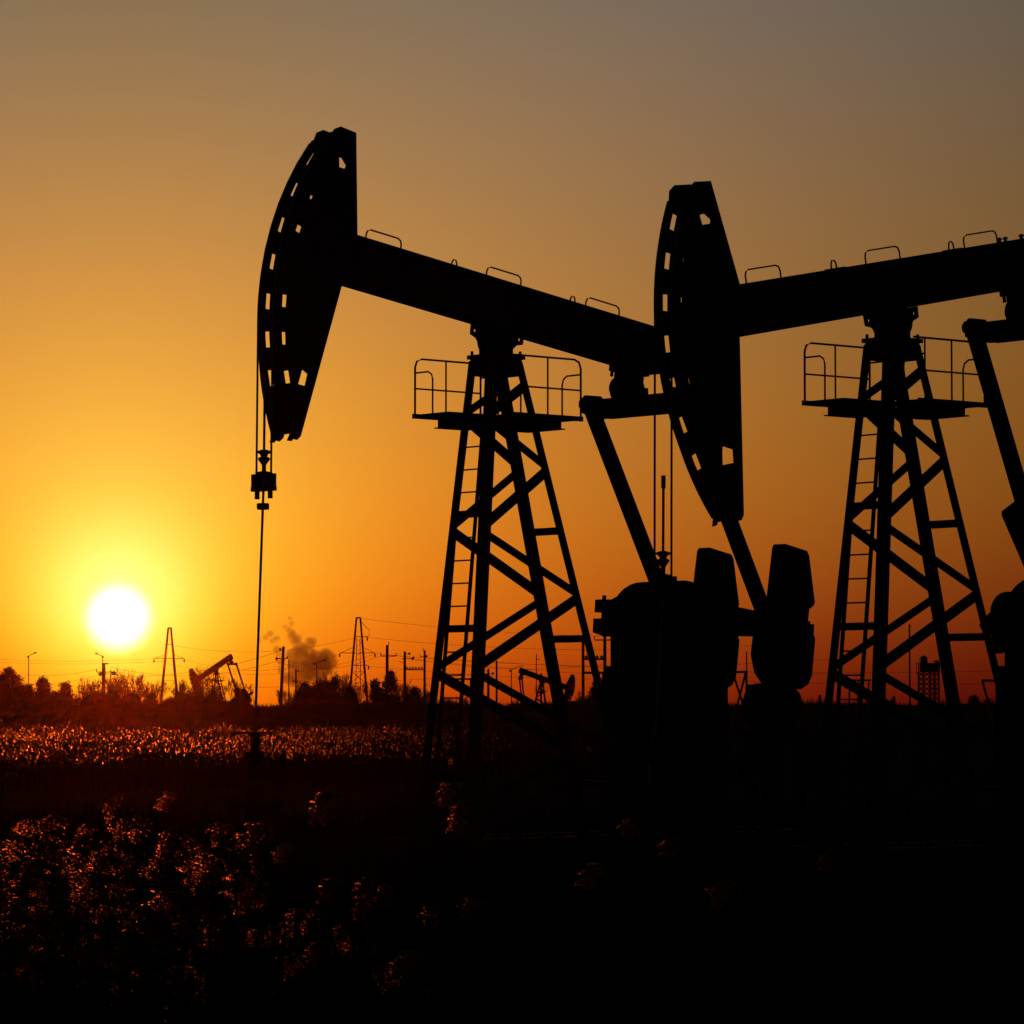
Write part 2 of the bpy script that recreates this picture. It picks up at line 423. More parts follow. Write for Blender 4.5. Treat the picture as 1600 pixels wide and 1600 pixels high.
        m.lathe((xc + .004, 0, carrier + .16), [(.035, 0), (.035, .12), (.07, .17), (.095, .2), (.095, .23), (.05, .25), (.07, .29), (.115, .31), (.115, .335), (.04, .36)], 14)
        m.build('rod_clamp', CAST, rod); m = MB(flip)
        m.lathe((xc - .012, 0, carrier - .42), [(.09, 0), (.1, .02), (.1, .08), (.09, .1)], 14)
        m.build('rod_clamp', CAST, rod)
    return root

def wellhead(label, loc, rz, group):
    r = empty('wellhead', loc, rz); tag(r, label, 'wellhead', group)
    m = MB(flip)
    m.lathe((0, 0, 0), [(.22, 0), (.22, .1), (.16, .12), (.16, .6), (.26, .62), (.26, .74), (.15, .76), (.15, 1.2), (.22, 1.22), (.22, 1.32), (.12, 1.34), (.12, 1.7), (.16, 1.72), (.16, 1.8), (.07, 1.84), (.07, 2.05), (.1, 2.06), (.1, 2.12)], 16)
    m.build('valve_tree', CAST, r)
    for s in (-1, 1):
        m = MB(flip); m.tube([(0, s * .14, 1.0), (0, s * .62, 1.0)], .07, 10); m.disc((0, s * .5, 1.0), (0, 1, 0), .13, .08, 12)
        m.build('side_outlet', CAST, r)
        m = MB(flip)
        m.tube([(s * .17, 0, .9), (s * .36, 0, .9)], .02, 6)
        ring = [(s * .36, .17 * math.cos(k * math.pi / 6), .9 + .17 * math.sin(k * math.pi / 6)) for k in range(13)]
        m.tube(ring, .015, 5); m.build('handwheel', STEEL2, r)
    m = MB(flip); m.tube([(0, -.5, 2.1), (0, .34, 2.1)], .018, 6); m.build('handle', STEEL2, r)
    return r

J1L, J1R = Vector((-.263, 59.0, 0)), R(40.77)
J2L, J2R = Vector((5.967, 55.995, -.03)), R(38.57)
pumpjack('pumpjack', 'large black pumpjack with its whole beam in view, tail sloping down to the right', J1L, J1R, R(-8.9), R(-4), 'large pumpjacks', carrier=6.0, swing=.12, slide=.10)
pumpjack('pumpjack', 'large black pumpjack cut off by the picture edge, its beam rising to the right', J2L, J2R, R(11.0), R(37), 'large pumpjacks', wt_along=.86, carrier=4.32)
def local(loc, rz, x): return loc + Vector((math.cos(rz) * x, math.sin(rz) * x, 0))
wellhead('dark wellhead under the rod of the pumpjack whose beam slopes down', local(J1L, J1R, -4.93), J1R, 'wellheads')
wellhead('dark wellhead under the rod of the pumpjack cut off by the picture edge', local(J2L, J2R, -4.9), J2R, 'wellheads')
FAR_G = 'small distant pumpjacks'
pumpjack('pumpjack', 'small distant pumpjack on a low mound, beam steeply raised, near the slim pylon', Vector((at(338, 1052, 402).x, 402, .1)), R(38), R(30), R(32), FAR_G, sc=.75, wt_along=1.0, hang=False)
pumpjack('pumpjack', 'small distant pumpjack seen between the legs of the big pumpjack, its horsehead lowered', Vector((at(846, 1040, 330).x, 330, -.9)), R(180 + 8), R(20), R(160), FAR_G, sc=.66, hang=False)
pumpjack('pumpjack', 'tiny distant pumpjack behind the ladder of the pumpjack cut off by the picture edge', Vector((at(1372, 1058, 560).x, 560, -1.6)), R(180 + 20), R(24), R(160), FAR_G, sc=.62, hang=False)

# ------------------------------------------------------------------ ground, mound
rnd = random.Random(7)
def vnoise(x, y=0.0, seed=0):
    from mathutils import noise
    return noise.noise(Vector((x, y, seed * 3.7)))
m = MB()
xs = [-420 + 20 * i for i in range(43)]; ys = [-30, -10, 0, 6, 12, 18, 24, 32, 42, 54, 68, 84, 100, 130, 170, 220, 300, 420, 560, 700]
def gz(x, y): return .12 * vnoise(x * .05, y * .05, 1) if y < 250 else 0.0
m.add([(x, y, gz(x, y) - .05) for y in ys for x in xs],
      [(j * len(xs) + i, j * len(xs) + i + 1, (j + 1) * len(xs) + i + 1, (j + 1) * len(xs) + i) for j in range(len(ys) - 1) for i in range(len(xs) - 1)])
tag(m.build('ground', SOIL), kind='structure')

PROF = [(-900, 1120), (-200, 1121), (60, 1116), (120, 1104), (150, 1091), (172, 1087), (205, 1093), (225, 1099), (245, 1101), (265, 1091), (300, 1088), (335, 1091), (350, 1096), (385, 1100), (400, 1104),
        (432, 1104), (460, 1098), (520, 1096), (560, 1099), (680, 1098), (720, 1101), (800, 1102), (850, 1098), (950, 1097), (1100, 1100), (1180, 1103), (1290, 1099), (1380, 1100), (1440, 1103), (1500, 1101), (1545, 1103), (1600, 1097), (1800, 1095), (2600, 1100)]
DM = 300.0
def crest(px):
    for (a, ya), (b, yb) in zip(PROF, PROF[1:]):
        if a <= px <= b: return ya + (yb - ya) * (px - a) / (b - a)
    return 1110
m = MB(); rows = []
N = 560; sect = [(-9, 0), (-5.5, .55), (-2, .93), (0, 1.0), (2.5, .9), (8, 0)]
for i in range(N + 1):
    px = -800 + 3200 * i / N; p = at(px, crest(px), DM)
    h = p.z + .16 * vnoise(px * .09, 0, 2) + .10 * vnoise(px * .35, 0, 5)
    rows.append([(p.x + .3 * vnoise(px * .2, k, 3), DM + dy + .6 * vnoise(px * .05, k, 4), max(h * f, -.1) if f else -.15) for k, (dy, f) in enumerate(sect)])
K = len(sect)
m.add([p for r in rows for p in r], [(i * K + k, i * K + k + 1, (i + 1) * K + k + 1, (i + 1) * K + k) for i in range(N) for k in range(K - 1)])
tag(m.build('mound', BERM), kind='structure')
# ragged dry grass along the mound's crest
m = MB()
for i in range(9000):
    px = rnd.uniform(-300, 1750); p = at(px, crest(px), DM)
    h = rnd.uniform(.15, .5) * (1.5 if vnoise(px * .04, 0, 9) > .1 else .8); dy = rnd.uniform(-2.5, 2.0); w = rnd.uniform(.02, .05); l = rnd.uniform(-.15, .15)
    b = Vector((p.x, DM + dy, p.z * (1 - abs(dy) * .04) - .15))
    m.add([b + Vector((-w, 0, 0)), b + Vector((w, 0, 0)), b + Vector((l, .05, h + .15))], [(0, 1, 2)])
tag(m.build('dry_grass', TWIG, recalc=False), 'short dry grass along the top of the dark mound', 'grass', kind='stuff')

# ------------------------------------------------------------------ reeds of the middle band
def plume_quads(m, base, h, lean, r, n=5):
    """small distant plume: a handful of ragged leaflets round a drooping axis"""
    a = r.uniform(0, 6.283)
    for k in range(n):
        t = (k + .3) / n
        c = base + lean * t + Vector((0, 0, h * t))
        w = h * .24 * (1 - .75 * t) * r.uniform(.5, 1.2); q = a + k * 2.4
        d = Vector((math.cos(q), math.sin(q), 0)) * w; u = Vector((0, 0, h * .34)) + d * .5
        s = Vector((-math.sin(q), math.cos(q), 0)) * h * .026
        m.add([c - s, c + s, c + s * .6 + d + u * .7, c - s * .6 + d + u * .9], [(0, 1, 2, 3)])
rb = random.Random(11)
pm, lm = MB(), MB()
cnt = 0
while cnt < 11500:
    d = rb.uniform(102, 270)
    px = rb.uniform(-420, 1500)
    if px > 560 and rb.random() > max(.10, 1 - (px - 560) / 260): continue
    if px < -60 and rb.random() < .6: continue
    cnt += 1
    x = (px - 800) / F * d
    top = 1.18 + .34 * vnoise(x * .25, d * .10, 6) + .20 * vnoise(x * .9, d * .3, 16) + rb.gauss(0, .10)
    if rb.random() < .03: top += rb.uniform(.15, .6)
    bald = vnoise(x * .6, d * .2, 26) < -.22
    b = Vector((x, d, 0)); lean = Vector((rb.gauss(0, .05), rb.gauss(0, .05), 0)); h = rb.uniform(.14, .24) * (1.25 if d > 180 else 1)
    if not bald: plume_quads(pm, b + Vector((0, 0, top - h)), h, lean, rb, rb.choice((3, 4, 5)))
    w = rb.uniform(.008, .014); q = rb.uniform(0, 3.14); s = Vector((math.cos(q), math.sin(q), 0)) * w
    lm.add([b - s, b + s, b + s * .4 + Vector((0, 0, top - h * .6)), b - s * .4 + Vector((0, 0, top - h * .6))], [(0, 1, 2, 3)])
    for k in range(4):
        z0 = rb.uniform(.1, .6) * top; q = rb.uniform(0, 6.28); dv = Vector((math.cos(q), math.sin(q), 0)) * rb.uniform(.15, .4); s = Vector((-math.sin(q), math.cos(q), 0)) * rb.uniform(.015, .03)
        p0 = b + Vector((0, 0, z0)); p1 = p0 + dv * .5 + Vector((0, 0, rb.uniform(.2, .4))); p2 = p0 + dv + Vector((0, 0, rb.uniform(.1, .45)))
        lm.add([p0 - s * .5, p0 + s * .5, p1 + s, p1 - s, p2], [(0, 1, 2, 3), (3, 2, 4)])
tag(pm.build('reed_plumes', PLUME, recalc=False), 'wide band of pale reed plumes catching the low sun in the middle distance', 'reeds', kind='stuff')
tag(lm.build('reed_stalks', DARK, recalc=False), 'dark stalks and leaves of the reed band in the middle distance', 'reeds', kind='stuff')

# ------------------------------------------------------------------ reeds of the foreground
def big_plume(seed):
    r = random.Random(seed); m = MB(); L = r.uniform(.2, .29); droop = r.uniform(.5, 1.7)
    ax = []
    p = Vector((0, 0, 0)); ang = 0
    for k in range(15):
        ax.append(p.copy()); ang += droop * .16 * (k / 7)
        p = p + Vector((math.sin(ang), 0, math.cos(ang))) * L / 14
    m.tube(ax, [.0035 * (1 - .8 * k / 14) for k in range(15)], 4)
    for b in range(r.randint(95, 125)):
        t = r.random() ** .8; k = min(int(t * 14), 13); c = ax[k].lerp(ax[k + 1], t * 14 - k)
        ln = L * (.30 * math.sin(math.pi * min(1, t * .8 + .22)) + .08) * r.uniform(.6, 1.15); q = r.gauss(0, 1.5)
        dv = Vector((math.cos(q), math.sin(q), 0)).normalized()
        pt = c.copy(); v = (dv * .8 + Vector((0, 0, .6))).normalized()
        for j in range(11):
            v = (v + Vector((.10 * droop, 0, -.17)) + Vector((r.gauss(0, .1), r.gauss(0, .1), 0))).normalized()
            nx = pt + v * ln / 11
            for e in range(3):
                a = Vector((r.gauss(0, 1), r.gauss(0, 1), r.gauss(0, 1))).normalized(); s = v.cross(a).normalized() * r.uniform(.0014, .0032)
                tip = pt + (v + a * .8).normalized() * r.uniform(.008, .017)
                mid = pt.lerp(tip, .5)
                m.add([pt, mid + s, tip, mid - s], [(0, 1, 2, 3)])
            pt = nx
    return m.mesh('plume', PLUME2, recalc=False)
def stem_mesh(seed):
    r = random.Random(seed + 100); m = MB(); H = 2.0
    bend = r.uniform(-.12, .12)
    pts = [(bend * (1 - k / 8) ** 2, .5 * bend * (1 - k / 8) ** 2, -H + H * k / 8) for k in range(9)]
    m.tube(pts, [.005 - .0025 * k / 8 for k in range(9)], 5)
    return m.mesh('reed', LEAF)
def leaf_mesh(seed):
    r = random.Random(seed + 200); m = MB(); q = r.uniform(0, 6.28); d = Vector((math.cos(q), math.sin(q), 0)); s = Vector((-math.sin(q), math.cos(q), 0))
    L = r.uniform(.3, .5); pts = []
    for k in range(7):
        t = k / 6; pts.append((Vector((0, 0, 0)) + d * L * t + Vector((0, 0, L * (.7 * t - .8 * t * t))), .011 * math.sin(math.pi * min(1, .25 + .75 * t)) + .0006))
    vs = [p + s * w * g for p, w in pts for g in (-1, 1)]
    m.add(vs, [(2 * k, 2 * k + 1, 2 * k + 3, 2 * k + 2) for k in range(6)])
    return m.mesh('leaf', LEAF, recalc=False)
plumes = [big_plume(i) for i in range(9)]; stems = [stem_mesh(i) for i in range(4)]; leaves = [leaf_mesh(i) for i in range(6)]
rf = random.Random(5)
REEDG = 'tall reeds in the foreground'
def reed(px, py, d, k, rot, sc=1.0, label=None):
    top = at(px, py, d)
    o = bpy.data.objects.new('reed', stems[k % 4]); COL.objects.link(o)
    o.location = top; o.rotation_euler = (0, 0, rot)
    tag(o, label or 'tall reed with a feathery seed plume in the dark foreground stand', 'reed', REEDG)
    c = bpy.data.objects.new('plume', plumes[k % 9]); COL.objects.link(c); c.parent = o; c.scale = (sc, sc, sc)
    for j in range(3):
        l = bpy.data.objects.new('leaf', leaves[(k + j) % 6]); COL.objects.link(l); l.parent = o
        l.location = (0, 0, -.35 - .3 * j - .1 * (k % 3)); l.rotation_euler = (0, 0, 2.1 * j + k)
reed(249, 1268, 19, 0, .4, .62, 'short fan-shaped reed plume standing alone above the other foreground reeds')
reed(487, 1288, 18.0, 3, .2, 1.15, 'tall narrow oval reed plume standing alone, highest of the right-hand foreground reeds')
reed(430, 1350, 18.5, 5, .5, .7, 'small oval reed plume below and left of the tall lone plume')
reed(220, 1475, 17, 7, .1, .72, 'slim oval reed plume low in the foreground, apart from the brighter clump')
SPOTS = [(68, 1312, 1.0), (28, 1322, .9), (122, 1325, .9), (165, 1290, .75), (178, 1315, .85), (205, 1318, .9), (252, 1342, .85), (330, 1318, .85), (375, 1345, 1.05), (340, 1345, .8), (12, 1350, 1), (45, 1368, .9), (95, 1368, 1), (60, 1345, .9), (135, 1385, .9),
         (160, 1378, .9), (190, 1360, .9), (232, 1375, .95), (262, 1352, .8), (285, 1385, .95), (312, 1372, 1.0), (30, 1410, 1.05), (50, 1405, .9), (110, 1410, .9), (15, 1430, .8), (140, 1425, .9), (178, 1405, .9), (262, 1425, .8), (245, 1430, .8), (340, 1450, .9), (370, 1440, .9), (320, 1460, .8), (300, 1400, .8),
         (282, 1562, .8), (50, 1515, .8), (40, 1535, .8), (75, 1510, .7), (335, 1495, .7), (500, 1412, .9), (560, 1415, .8), (555, 1440, .8), (690, 1262, .7), (708, 1300, .8), (665, 1450, .9), (475, 1465, .8), (530, 1590, .9), (120, 1590, .8), (15, 1470, .8), (88, 1480, .7), (415, 1480, .7), (722, 1440, .8), (670, 1570, .8), (975, 1310, .8), (910, 1390, .8), (1040, 1340, .7), (1110, 1420, .8), (1285, 1360, .7)]
for i, (x, y, s) in enumerate(SPOTS):
    reed(x, y, rf.uniform(16.5, 20), i + 1, rf.uniform(-.9, .9), s)
for i in range(105):
    x = rf.triangular(-60, 760, 30); y = rf.triangular(1330, 1640, 1440) + (60 if x > 420 else 0)
    reed(x, y, rf.uniform(12.5, 19), rf.randint(0, 50), rf.uniform(-3.1, 3.1), rf.uniform(.6, 1.0))
for i in range(45):
    reed(rf.triangular(-40, 400, 60), rf.uniform(1440, 1610), rf.uniform(14, 18), rf.randint(0, 50), rf.uniform(-3.1, 3.1), rf.uniform(.55, .9))
# dark undergrowth of the same stand
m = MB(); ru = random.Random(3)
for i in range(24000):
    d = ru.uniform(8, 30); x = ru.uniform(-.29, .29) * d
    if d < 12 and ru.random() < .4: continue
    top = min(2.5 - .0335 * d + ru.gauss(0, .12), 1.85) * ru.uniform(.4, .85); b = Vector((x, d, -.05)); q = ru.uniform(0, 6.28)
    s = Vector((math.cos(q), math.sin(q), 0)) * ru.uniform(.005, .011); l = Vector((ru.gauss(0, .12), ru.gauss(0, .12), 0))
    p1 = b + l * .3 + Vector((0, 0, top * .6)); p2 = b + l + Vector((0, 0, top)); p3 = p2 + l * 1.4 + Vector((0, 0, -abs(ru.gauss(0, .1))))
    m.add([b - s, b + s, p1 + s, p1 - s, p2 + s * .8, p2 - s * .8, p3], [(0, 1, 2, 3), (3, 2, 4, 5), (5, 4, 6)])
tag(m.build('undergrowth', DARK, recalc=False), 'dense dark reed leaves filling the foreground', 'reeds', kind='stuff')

# low weeds, added to hide glints on the big pumpjacks' bases and ground glow
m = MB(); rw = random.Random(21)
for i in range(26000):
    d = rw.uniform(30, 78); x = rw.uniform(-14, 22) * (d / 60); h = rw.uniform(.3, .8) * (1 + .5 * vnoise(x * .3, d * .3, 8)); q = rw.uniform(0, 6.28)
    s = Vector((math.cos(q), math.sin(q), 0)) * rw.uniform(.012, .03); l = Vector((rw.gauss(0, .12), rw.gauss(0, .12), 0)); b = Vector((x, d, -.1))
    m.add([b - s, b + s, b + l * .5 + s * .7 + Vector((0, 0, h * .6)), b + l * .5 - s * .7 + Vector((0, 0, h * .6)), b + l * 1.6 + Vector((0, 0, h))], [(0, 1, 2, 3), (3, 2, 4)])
tag(m.build('weeds', DARK, recalc=False), 'low dark weeds added to hide glints and ground glow round the big pumpjacks', 'weeds', kind='stuff')

# ------------------------------------------------------------------ trees
def bare_tree_meshes(seed, h=6.0, spread=.5):
    r = random.Random(seed); tr, cr = MB(), MB()
    def grow(p, d, ln, rad, depth):
        n = 3; pts = [p.copy()]; q = p.copy(); v = d.copy()
        for k in range(n):
            v = (v + Vector((r.gauss(0, .10), r.gauss(0, .10), .06))).normalized(); q = q + v * ln / n; pts.append(q.copy())
        (tr if depth < 2 else cr).tube(pts, [rad * (1 - .45 * k / n) for k in range(n + 1)], 5 if depth < 2 else 3, cap=False)
        if depth >= 5: return
        for k in range(r.randint(3, 4) if depth < 4 else 3):
            t = r.uniform(.35, 1.0); i = min(int(t * n), n - 1); base = pts[i].lerp(pts[i + 1], t * n - i)
            a = r.uniform(0, 6.283); side = Vector((math.cos(a), math.sin(a), 0))
            nd = (v * r.uniform(.7, 1.1) + side * spread * r.uniform(.6, 1.3) + Vector((0, 0, .25))).normalized()
            grow(base, nd, ln * r.uniform(.55, .75), max(rad * .56, .014), depth + 1)
    for s in range(r.choice((1, 2, 3))):
        a = r.uniform(0, 6.283); grow(Vector((math.cos(a) * .1, math.sin(a) * .1, -.2)), Vector((math.cos(a) * .18, math.sin(a) * .18, 1)).normalized(), h * .42, h * .014, 0)
    return tr.mesh('bare_tree', BARK), cr.mesh('crown', TWIG, recalc=False)
bare = [bare_tree_meshes(20 + i, 6.0, .35 + .07 * (i % 4)) for i in range(7)]
bare_h = [max(v.co.z for v in c.vertices) for t, c in bare]
def bare_tree(px, ytop, d, k, label, wide=1.0):
    p = at(px, ytop, d); s = (p.z + .2) / bare_h[k % 7]
    o = bpy.data.objects.new('bare_tree', bare[k % 7][0]); COL.objects.link(o); o.location = (p.x, d, 0); o.scale = (s * wide, s * wide, s); o.rotation_euler = (0, 0, k * 1.7)
    tag(o, label, 'tree', 'bare winter trees on the horizon')
    c = bpy.data.objects.new('crown', bare[k % 7][1]); COL.objects.link(c); c.parent = o
BT = [(136, 1066, 'bare twiggy tree right of the dark conifers, under the left side of the sun'),
      (151, 1058, 'bare twiggy tree just left of the pole below the sun'),
      (176, 1052, 'bare tree just right of the pole below the sun'),
      (190, 1044, 'tall bare tree right of the pole below the sun'),
      (203, 1040, 'tallest bare tree between the pole below the sun and the pylon near the sun'),
      (217, 1056, 'bushy bare tree halfway between the sun pole and the pylon near the sun'),
      (234, 1066, 'low bare tree left of the pylon near the sun'),
      (249, 1062, 'bare tree against the left foot of the pylon near the sun'),
      (283, 1060, 'bare tree between the pylon near the sun and the raised distant pumpjack'),
      (296, 1066, 'low bare tree behind the horsehead of the raised distant pumpjack'),
      (313, 1040, 'tall thin bare tree behind the beam of the raised distant pumpjack'),
      (324, 1056, 'bare tree left of the trestle legs of the raised distant pumpjack'),
      (362, 1060, 'bare tree behind the pitman arms of the raised distant pumpjack'),
      (388, 1057, 'thin bare sapling just left of the long polished rod'),
      (432, 1076, 'sparse bare sapling left of the leaning pole by the smoke'),
      (456, 1074, 'bare tree between the two poles by the smoke'),
      (474, 1058, 'dense bare tree at the foot of the smoke'),
      (488, 1062, 'bare tree left of the street lamp by the smoke'),
      (509, 1046, 'tall bare tree right of the street lamp by the smoke'),
      (524, 1050, 'dense bare tree left of the lattice pylon beside the smoke'),
      (537, 1050, 'dense bare tree against the left leg of the pylon beside the smoke'),
      (553, 1064, 'bare bush seen through the legs of the pylon beside the smoke'),
      (640, 1066, 'rounded bare tree between the paired poles under the insulator rack'),
      (652, 1062, 'bare tree against the right-hand pole of the insulator rack'),
      (925, 1078, 'low bare bush at the rear foot of the tower of the left big pumpjack'),
      (712, 1082, 'low bare bush behind the foot of the ladder of the left big pumpjack')]
for i, (x, y, lb) in enumerate(BT): bare_tree(x, y, 380 + (i * 37) % 90, i * 3 + 1, lb, 1.25 if 470 < x < 560 or x > 630 else 1.0)

def conifer_meshes(seed, h=6.0, w=2.6, clumpy=1.0, round_=False):
    r = random.Random(seed); tr, cr = MB(), MB()
    tr.tube([(0, 0, -.2), (.05, 0, h * .5), (0, .04, h * .97)], [h * .022, h * .014, .01], 6)
    for i in range(int(300 * clumpy)):
        t = r.random() ** .75
        z = h * (.05 + .92 * t); rr = (w / 2) * ((1 - t) ** .7 if not round_ else math.sqrt(max(0, 1 - (2 * t - .85) ** 2)) * .95) + .12
        a = r.uniform(0, 6.283); q = r.uniform(.25, 1.0) * rr
        tip = Vector((math.cos(a) * q, math.sin(a) * q, z + r.uniform(-.15, .25)))
        if r.random() < .35: tr.tube([(0, 0, z - .25), tuple(tip)], [.03, .012], 4, cap=False)
        for k in range(22):
            c = tip + Vector((r.gauss(0, .17), r.gauss(0, .17), r.gauss(0, .13)))
            d = Vector((r.gauss(0, 1), r.gauss(0, 1), r.gauss(.4, 1))).normalized() * r.uniform(.18, .42); s = d.cross(Vector((r.gauss(0, 1), r.gauss(0, 1), r.gauss(0, 1)))).normalized() * .06
            cr.add([c - s, c + s, c + d], [(0, 1, 2)])
    return tr.mesh('conifer', BARK), cr.mesh('crown', NEEDLE, recalc=False)
def conifer(px, ytop, d, wpx, seed, label, name='conifer', round_=False, cl=1.0):
    p = at(px, ytop, d); t, c = conifer_meshes(seed, p.z, wpx / F * d, cl, round_)
    o = bpy.data.objects.new(name, t); COL.objects.link(o); o.location = (p.x, d, 0)
    tag(o, label, 'tree', 'dark leafy trees on the horizon')
    k = bpy.data.objects.new('crown', c); COL.objects.link(k); k.parent = o
conifer(14, 1047, 350, 72, 1, 'largest dark bushy tree at the left edge of the picture', 'dense_tree', True, 2.2)
conifer(-20, 1054, 352, 70, 6, 'dark bushy tree cut off by the left edge of the picture', 'dense_tree', True, 1.8)
conifer(44, 1074, 346, 44, 7, 'low dark bushy tree between the edge tree and the first conifer', 'dense_tree', True, 1.0)
conifer(67, 1062, 348, 46, 2, 'dark conifer right of the leftmost street lamp')
conifer(86, 1084, 345, 40, 8, 'low dark shrub between the two dark conifers', 'shrub', True, .7)
conifer(103, 1071, 348, 40, 3, 'dark pointed conifer nearest the glow of the sun')
conifer(121, 1094, 345, 34, 12, 'low dark shrub at the foot of the pointed conifer', 'shrub', True, .7)
for x_, y_, w_, lb_ in ((134, 1090, 34, 'low dark bush under the left side of the sun'), (152, 1085, 34, 'dark bush just left of the pole below the sun'), (176, 1083, 30, 'dark bush against the foot of the pole below the sun'),
                        (206, 1086, 40, 'broad dark bush halfway between the pole below the sun and the slim pylon'), (236, 1088, 34, 'dark bush left of the slim pylon'), (476, 1070, 30, 'dense dark bush at the foot of the smoke'),
                        (498, 1068, 30, 'dense dark bush right of the street lamp by the smoke'), (522, 1062, 34, 'tall dense bush left of the dense pylon'), (546, 1078, 26, 'low dense bush inside the legs of the dense pylon'), (648, 1076, 34, 'dark bush below the insulator rack')):
    conifer(x_, y_, 372, w_, int(x_), lb_, 'shrub', True, .55)
conifer(586, 1063, 380, 24, 4, 'small pointed conifer right of the pylon beside the smoke', cl=.5)
conifer(610, 1050, 380, 34, 5, 'rounded dark tree against the pole with the flat crossarm', 'dense_tree', True, .55)
conifer(596, 1078, 378, 26, 15, 'low dark shrub left of the rounded tree and its pole', 'shrub', True, .6)
conifer(935, 1062, 330, 26, 9, 'dark ragged tree between the left tower foot and the gearbox', 'dense_tree', True, .7)
conifer(1522, 1092, 360, 18, 10, 'tiny rounded tree on the horizon right of the right-hand tower', 'dense_tree', True, .5)
conifer(1544, 1098, 360, 16, 11, 'tiny low shrub on the horizon near the right edge', 'shrub', True, .4)

# ------------------------------------------------------------------ poles, lamps, pylons
def pole(px, ytop, d, r, label, group, lean=0.0, mat=WOOD, name='utility_pole', zb=0.0):
    p = at(px, ytop, d); o = empty(name, (p.x, d, 0)); tag(o, label, 'pole' if name != 'street_lamp' else 'street lamp', group)
    m = MB(); m.tube([(lean, 0, zb - .3), (0, 0, p.z)], [r * 1.25, r], 8); m.build('shaft', mat, o)
    return o, p.z
UPG = 'utility poles on the horizon'
PXM = lambda d: d / F
def insul(o, x, z, r=.09, h=.3):
    m = MB(); m.lathe((x, 0, z), [(r * .4, 0), (r, .04), (r, h * .3), (r * .5, h * .35), (r, h * .45), (r, h * .7), (r * .3, h * .75), (r * .3, h)], 8); m.build('insulator', GLASSY, o)
def arm(o, x0, x1, z, w=.1, z1=None):
    m = MB(); m.bar((x0, 0, z), (x1, 0, z if z1 is None else z1), w, w); m.build('crossarm', STEEL2, o)
D = 400; u = PXM(D)
o, z = pole(443, 1010, D, .16, 'thick leaning pole left of the smoke with two insulators on its left side', UPG, lean=-6 * u)
arm(o, -6 * u, 0, z - 6 * u); insul(o, -5 * u, z - 6 * u, .14, .34); arm(o, -10 * u, 7 * u, z - 19 * u); insul(o, -11 * u, z - 21 * u, .14, .36); insul(o, 6 * u, z - 19 * u, .1, .3)
arm(o, -13 * u, -9 * u, z - 24 * u, .05, z - 20 * u)
o, z = pole(451.5, 1030, D, .06, 'thin rod-like pole just right of the leaning pole by the smoke', UPG); arm(o, -1.5 * u, 0.5 * u, z - 4 * u, .06, z)
o, z = pole(462.5, 1045, D, .09, 'thin short pole with two small crossarms in front of the smoke', UPG)
arm(o, -8 * u, 2 * u, z - 20 * u, .07); arm(o, 0, 5 * u, z - 4 * u, .06); arm(o, -7 * u, 9 * u, z - 19 * u, .05); insul(o, 4 * u, z - 4 * u, .08, .25)
o, z = pole(605, 1008, D, .16, 'pole with one flat crossarm turned up at both ends', UPG)
arm(o, -10 * u, 14 * u, z - 17 * u, .12); arm(o, -10 * u, -10 * u + .01, z - 17 * u, .1, z - 12 * u); arm(o, 14 * u, 14 * u + .01, z - 17 * u, .1, z - 12 * u); arm(o, 2 * u, 3 * u, z - 1 * u, .08, z + 5 * u)
o, z = pole(632.5, 1018, D, .14, 'left pole of the pair joined by the insulator rack', UPG)
arm(o, 0, 8 * u, z - 4 * u, .07); insul(o, 7 * u, z - 5 * u, .16, .25); arm(o, -5 * u, 14 * u, z - 11 * u, .07); insul(o, 12 * u, z - 13 * u, .16, .3); arm(o, -9 * u, 0, z - 15 * u, .06, z - 19 * u); insul(o, 1, z - 11 * u, .08, .3)
o, z = pole(663.5, 1016, D, .12, 'right pole of the pair joined by the insulator rack', UPG)
arm(o, -7 * u, 4 * u, z - 10 * u, .08); arm(o, -7 * u, -7.01 * u, z - 10 * u, .07, z - 7 * u); insul(o, 3 * u, z - 11 * u, .14, .3); arm(o, -2 * u, -2.6 * u, z - 1 * u, .06, z + 4 * u)
p = at(648, 1046, D); o = empty('insulator_rack', (p.x, D, p.z)); tag(o, 'beaded insulator rack bridging the two paired poles', 'rack')
m = MB(); m.bar((-14 * u, 0, 0), (14 * u, 0, 0), .12, .12); m.build('beam', STEEL2, o)
for k in range(6): insul(o, (-12 + 4.6 * k) * u, .06, .11, .26)
o, z = pole(162, 1036, D, .2, 'pole with many crossarms standing in the glow below the sun', UPG)
arm(o, 0, 7 * u, z - 1 * u, .16); arm(o, -11 * u, 14 * u, z - 14 * u, .1); arm(o, -11 * u, -11.01 * u, z - 14 * u, .08, z - 9 * u); insul(o, 16 * u, z - 19 * u, .3, .5); insul(o, -5 * u, z - 20 * u, .26, .45); arm(o, -8 * u, 0, z - 19 * u, .08); arm(o, 0, 17 * u, z - 17 * u, .06)
o, z = pole(173, 1046, D, .05, 'thin rod-like pole just right of the pole below the sun', UPG)
o, z = pole(776, 1032, D, .1, 'plain pole seen through the left big tower below its diagonal brace', UPG)
o, z = pole(763, 1045, D, .13, 'pole with short insulator arm hidden close to a leg of the left big tower', UPG); arm(o, -4 * u, 9 * u, z - 8 * u, .07); insul(o, 7 * u, z - 9 * u, .16, .3); arm(o, -7 * u, -3 * u, z - 1 * u, .06, z - 4 * u)
o, z = pole(845.5, 1052, D, .11, 'short pole right of the distant lowered pumpjack', UPG); arm(o, -7 * u, 9 * u, z - 8 * u, .05); insul(o, 8 * u, z - 10 * u, .14, .25)
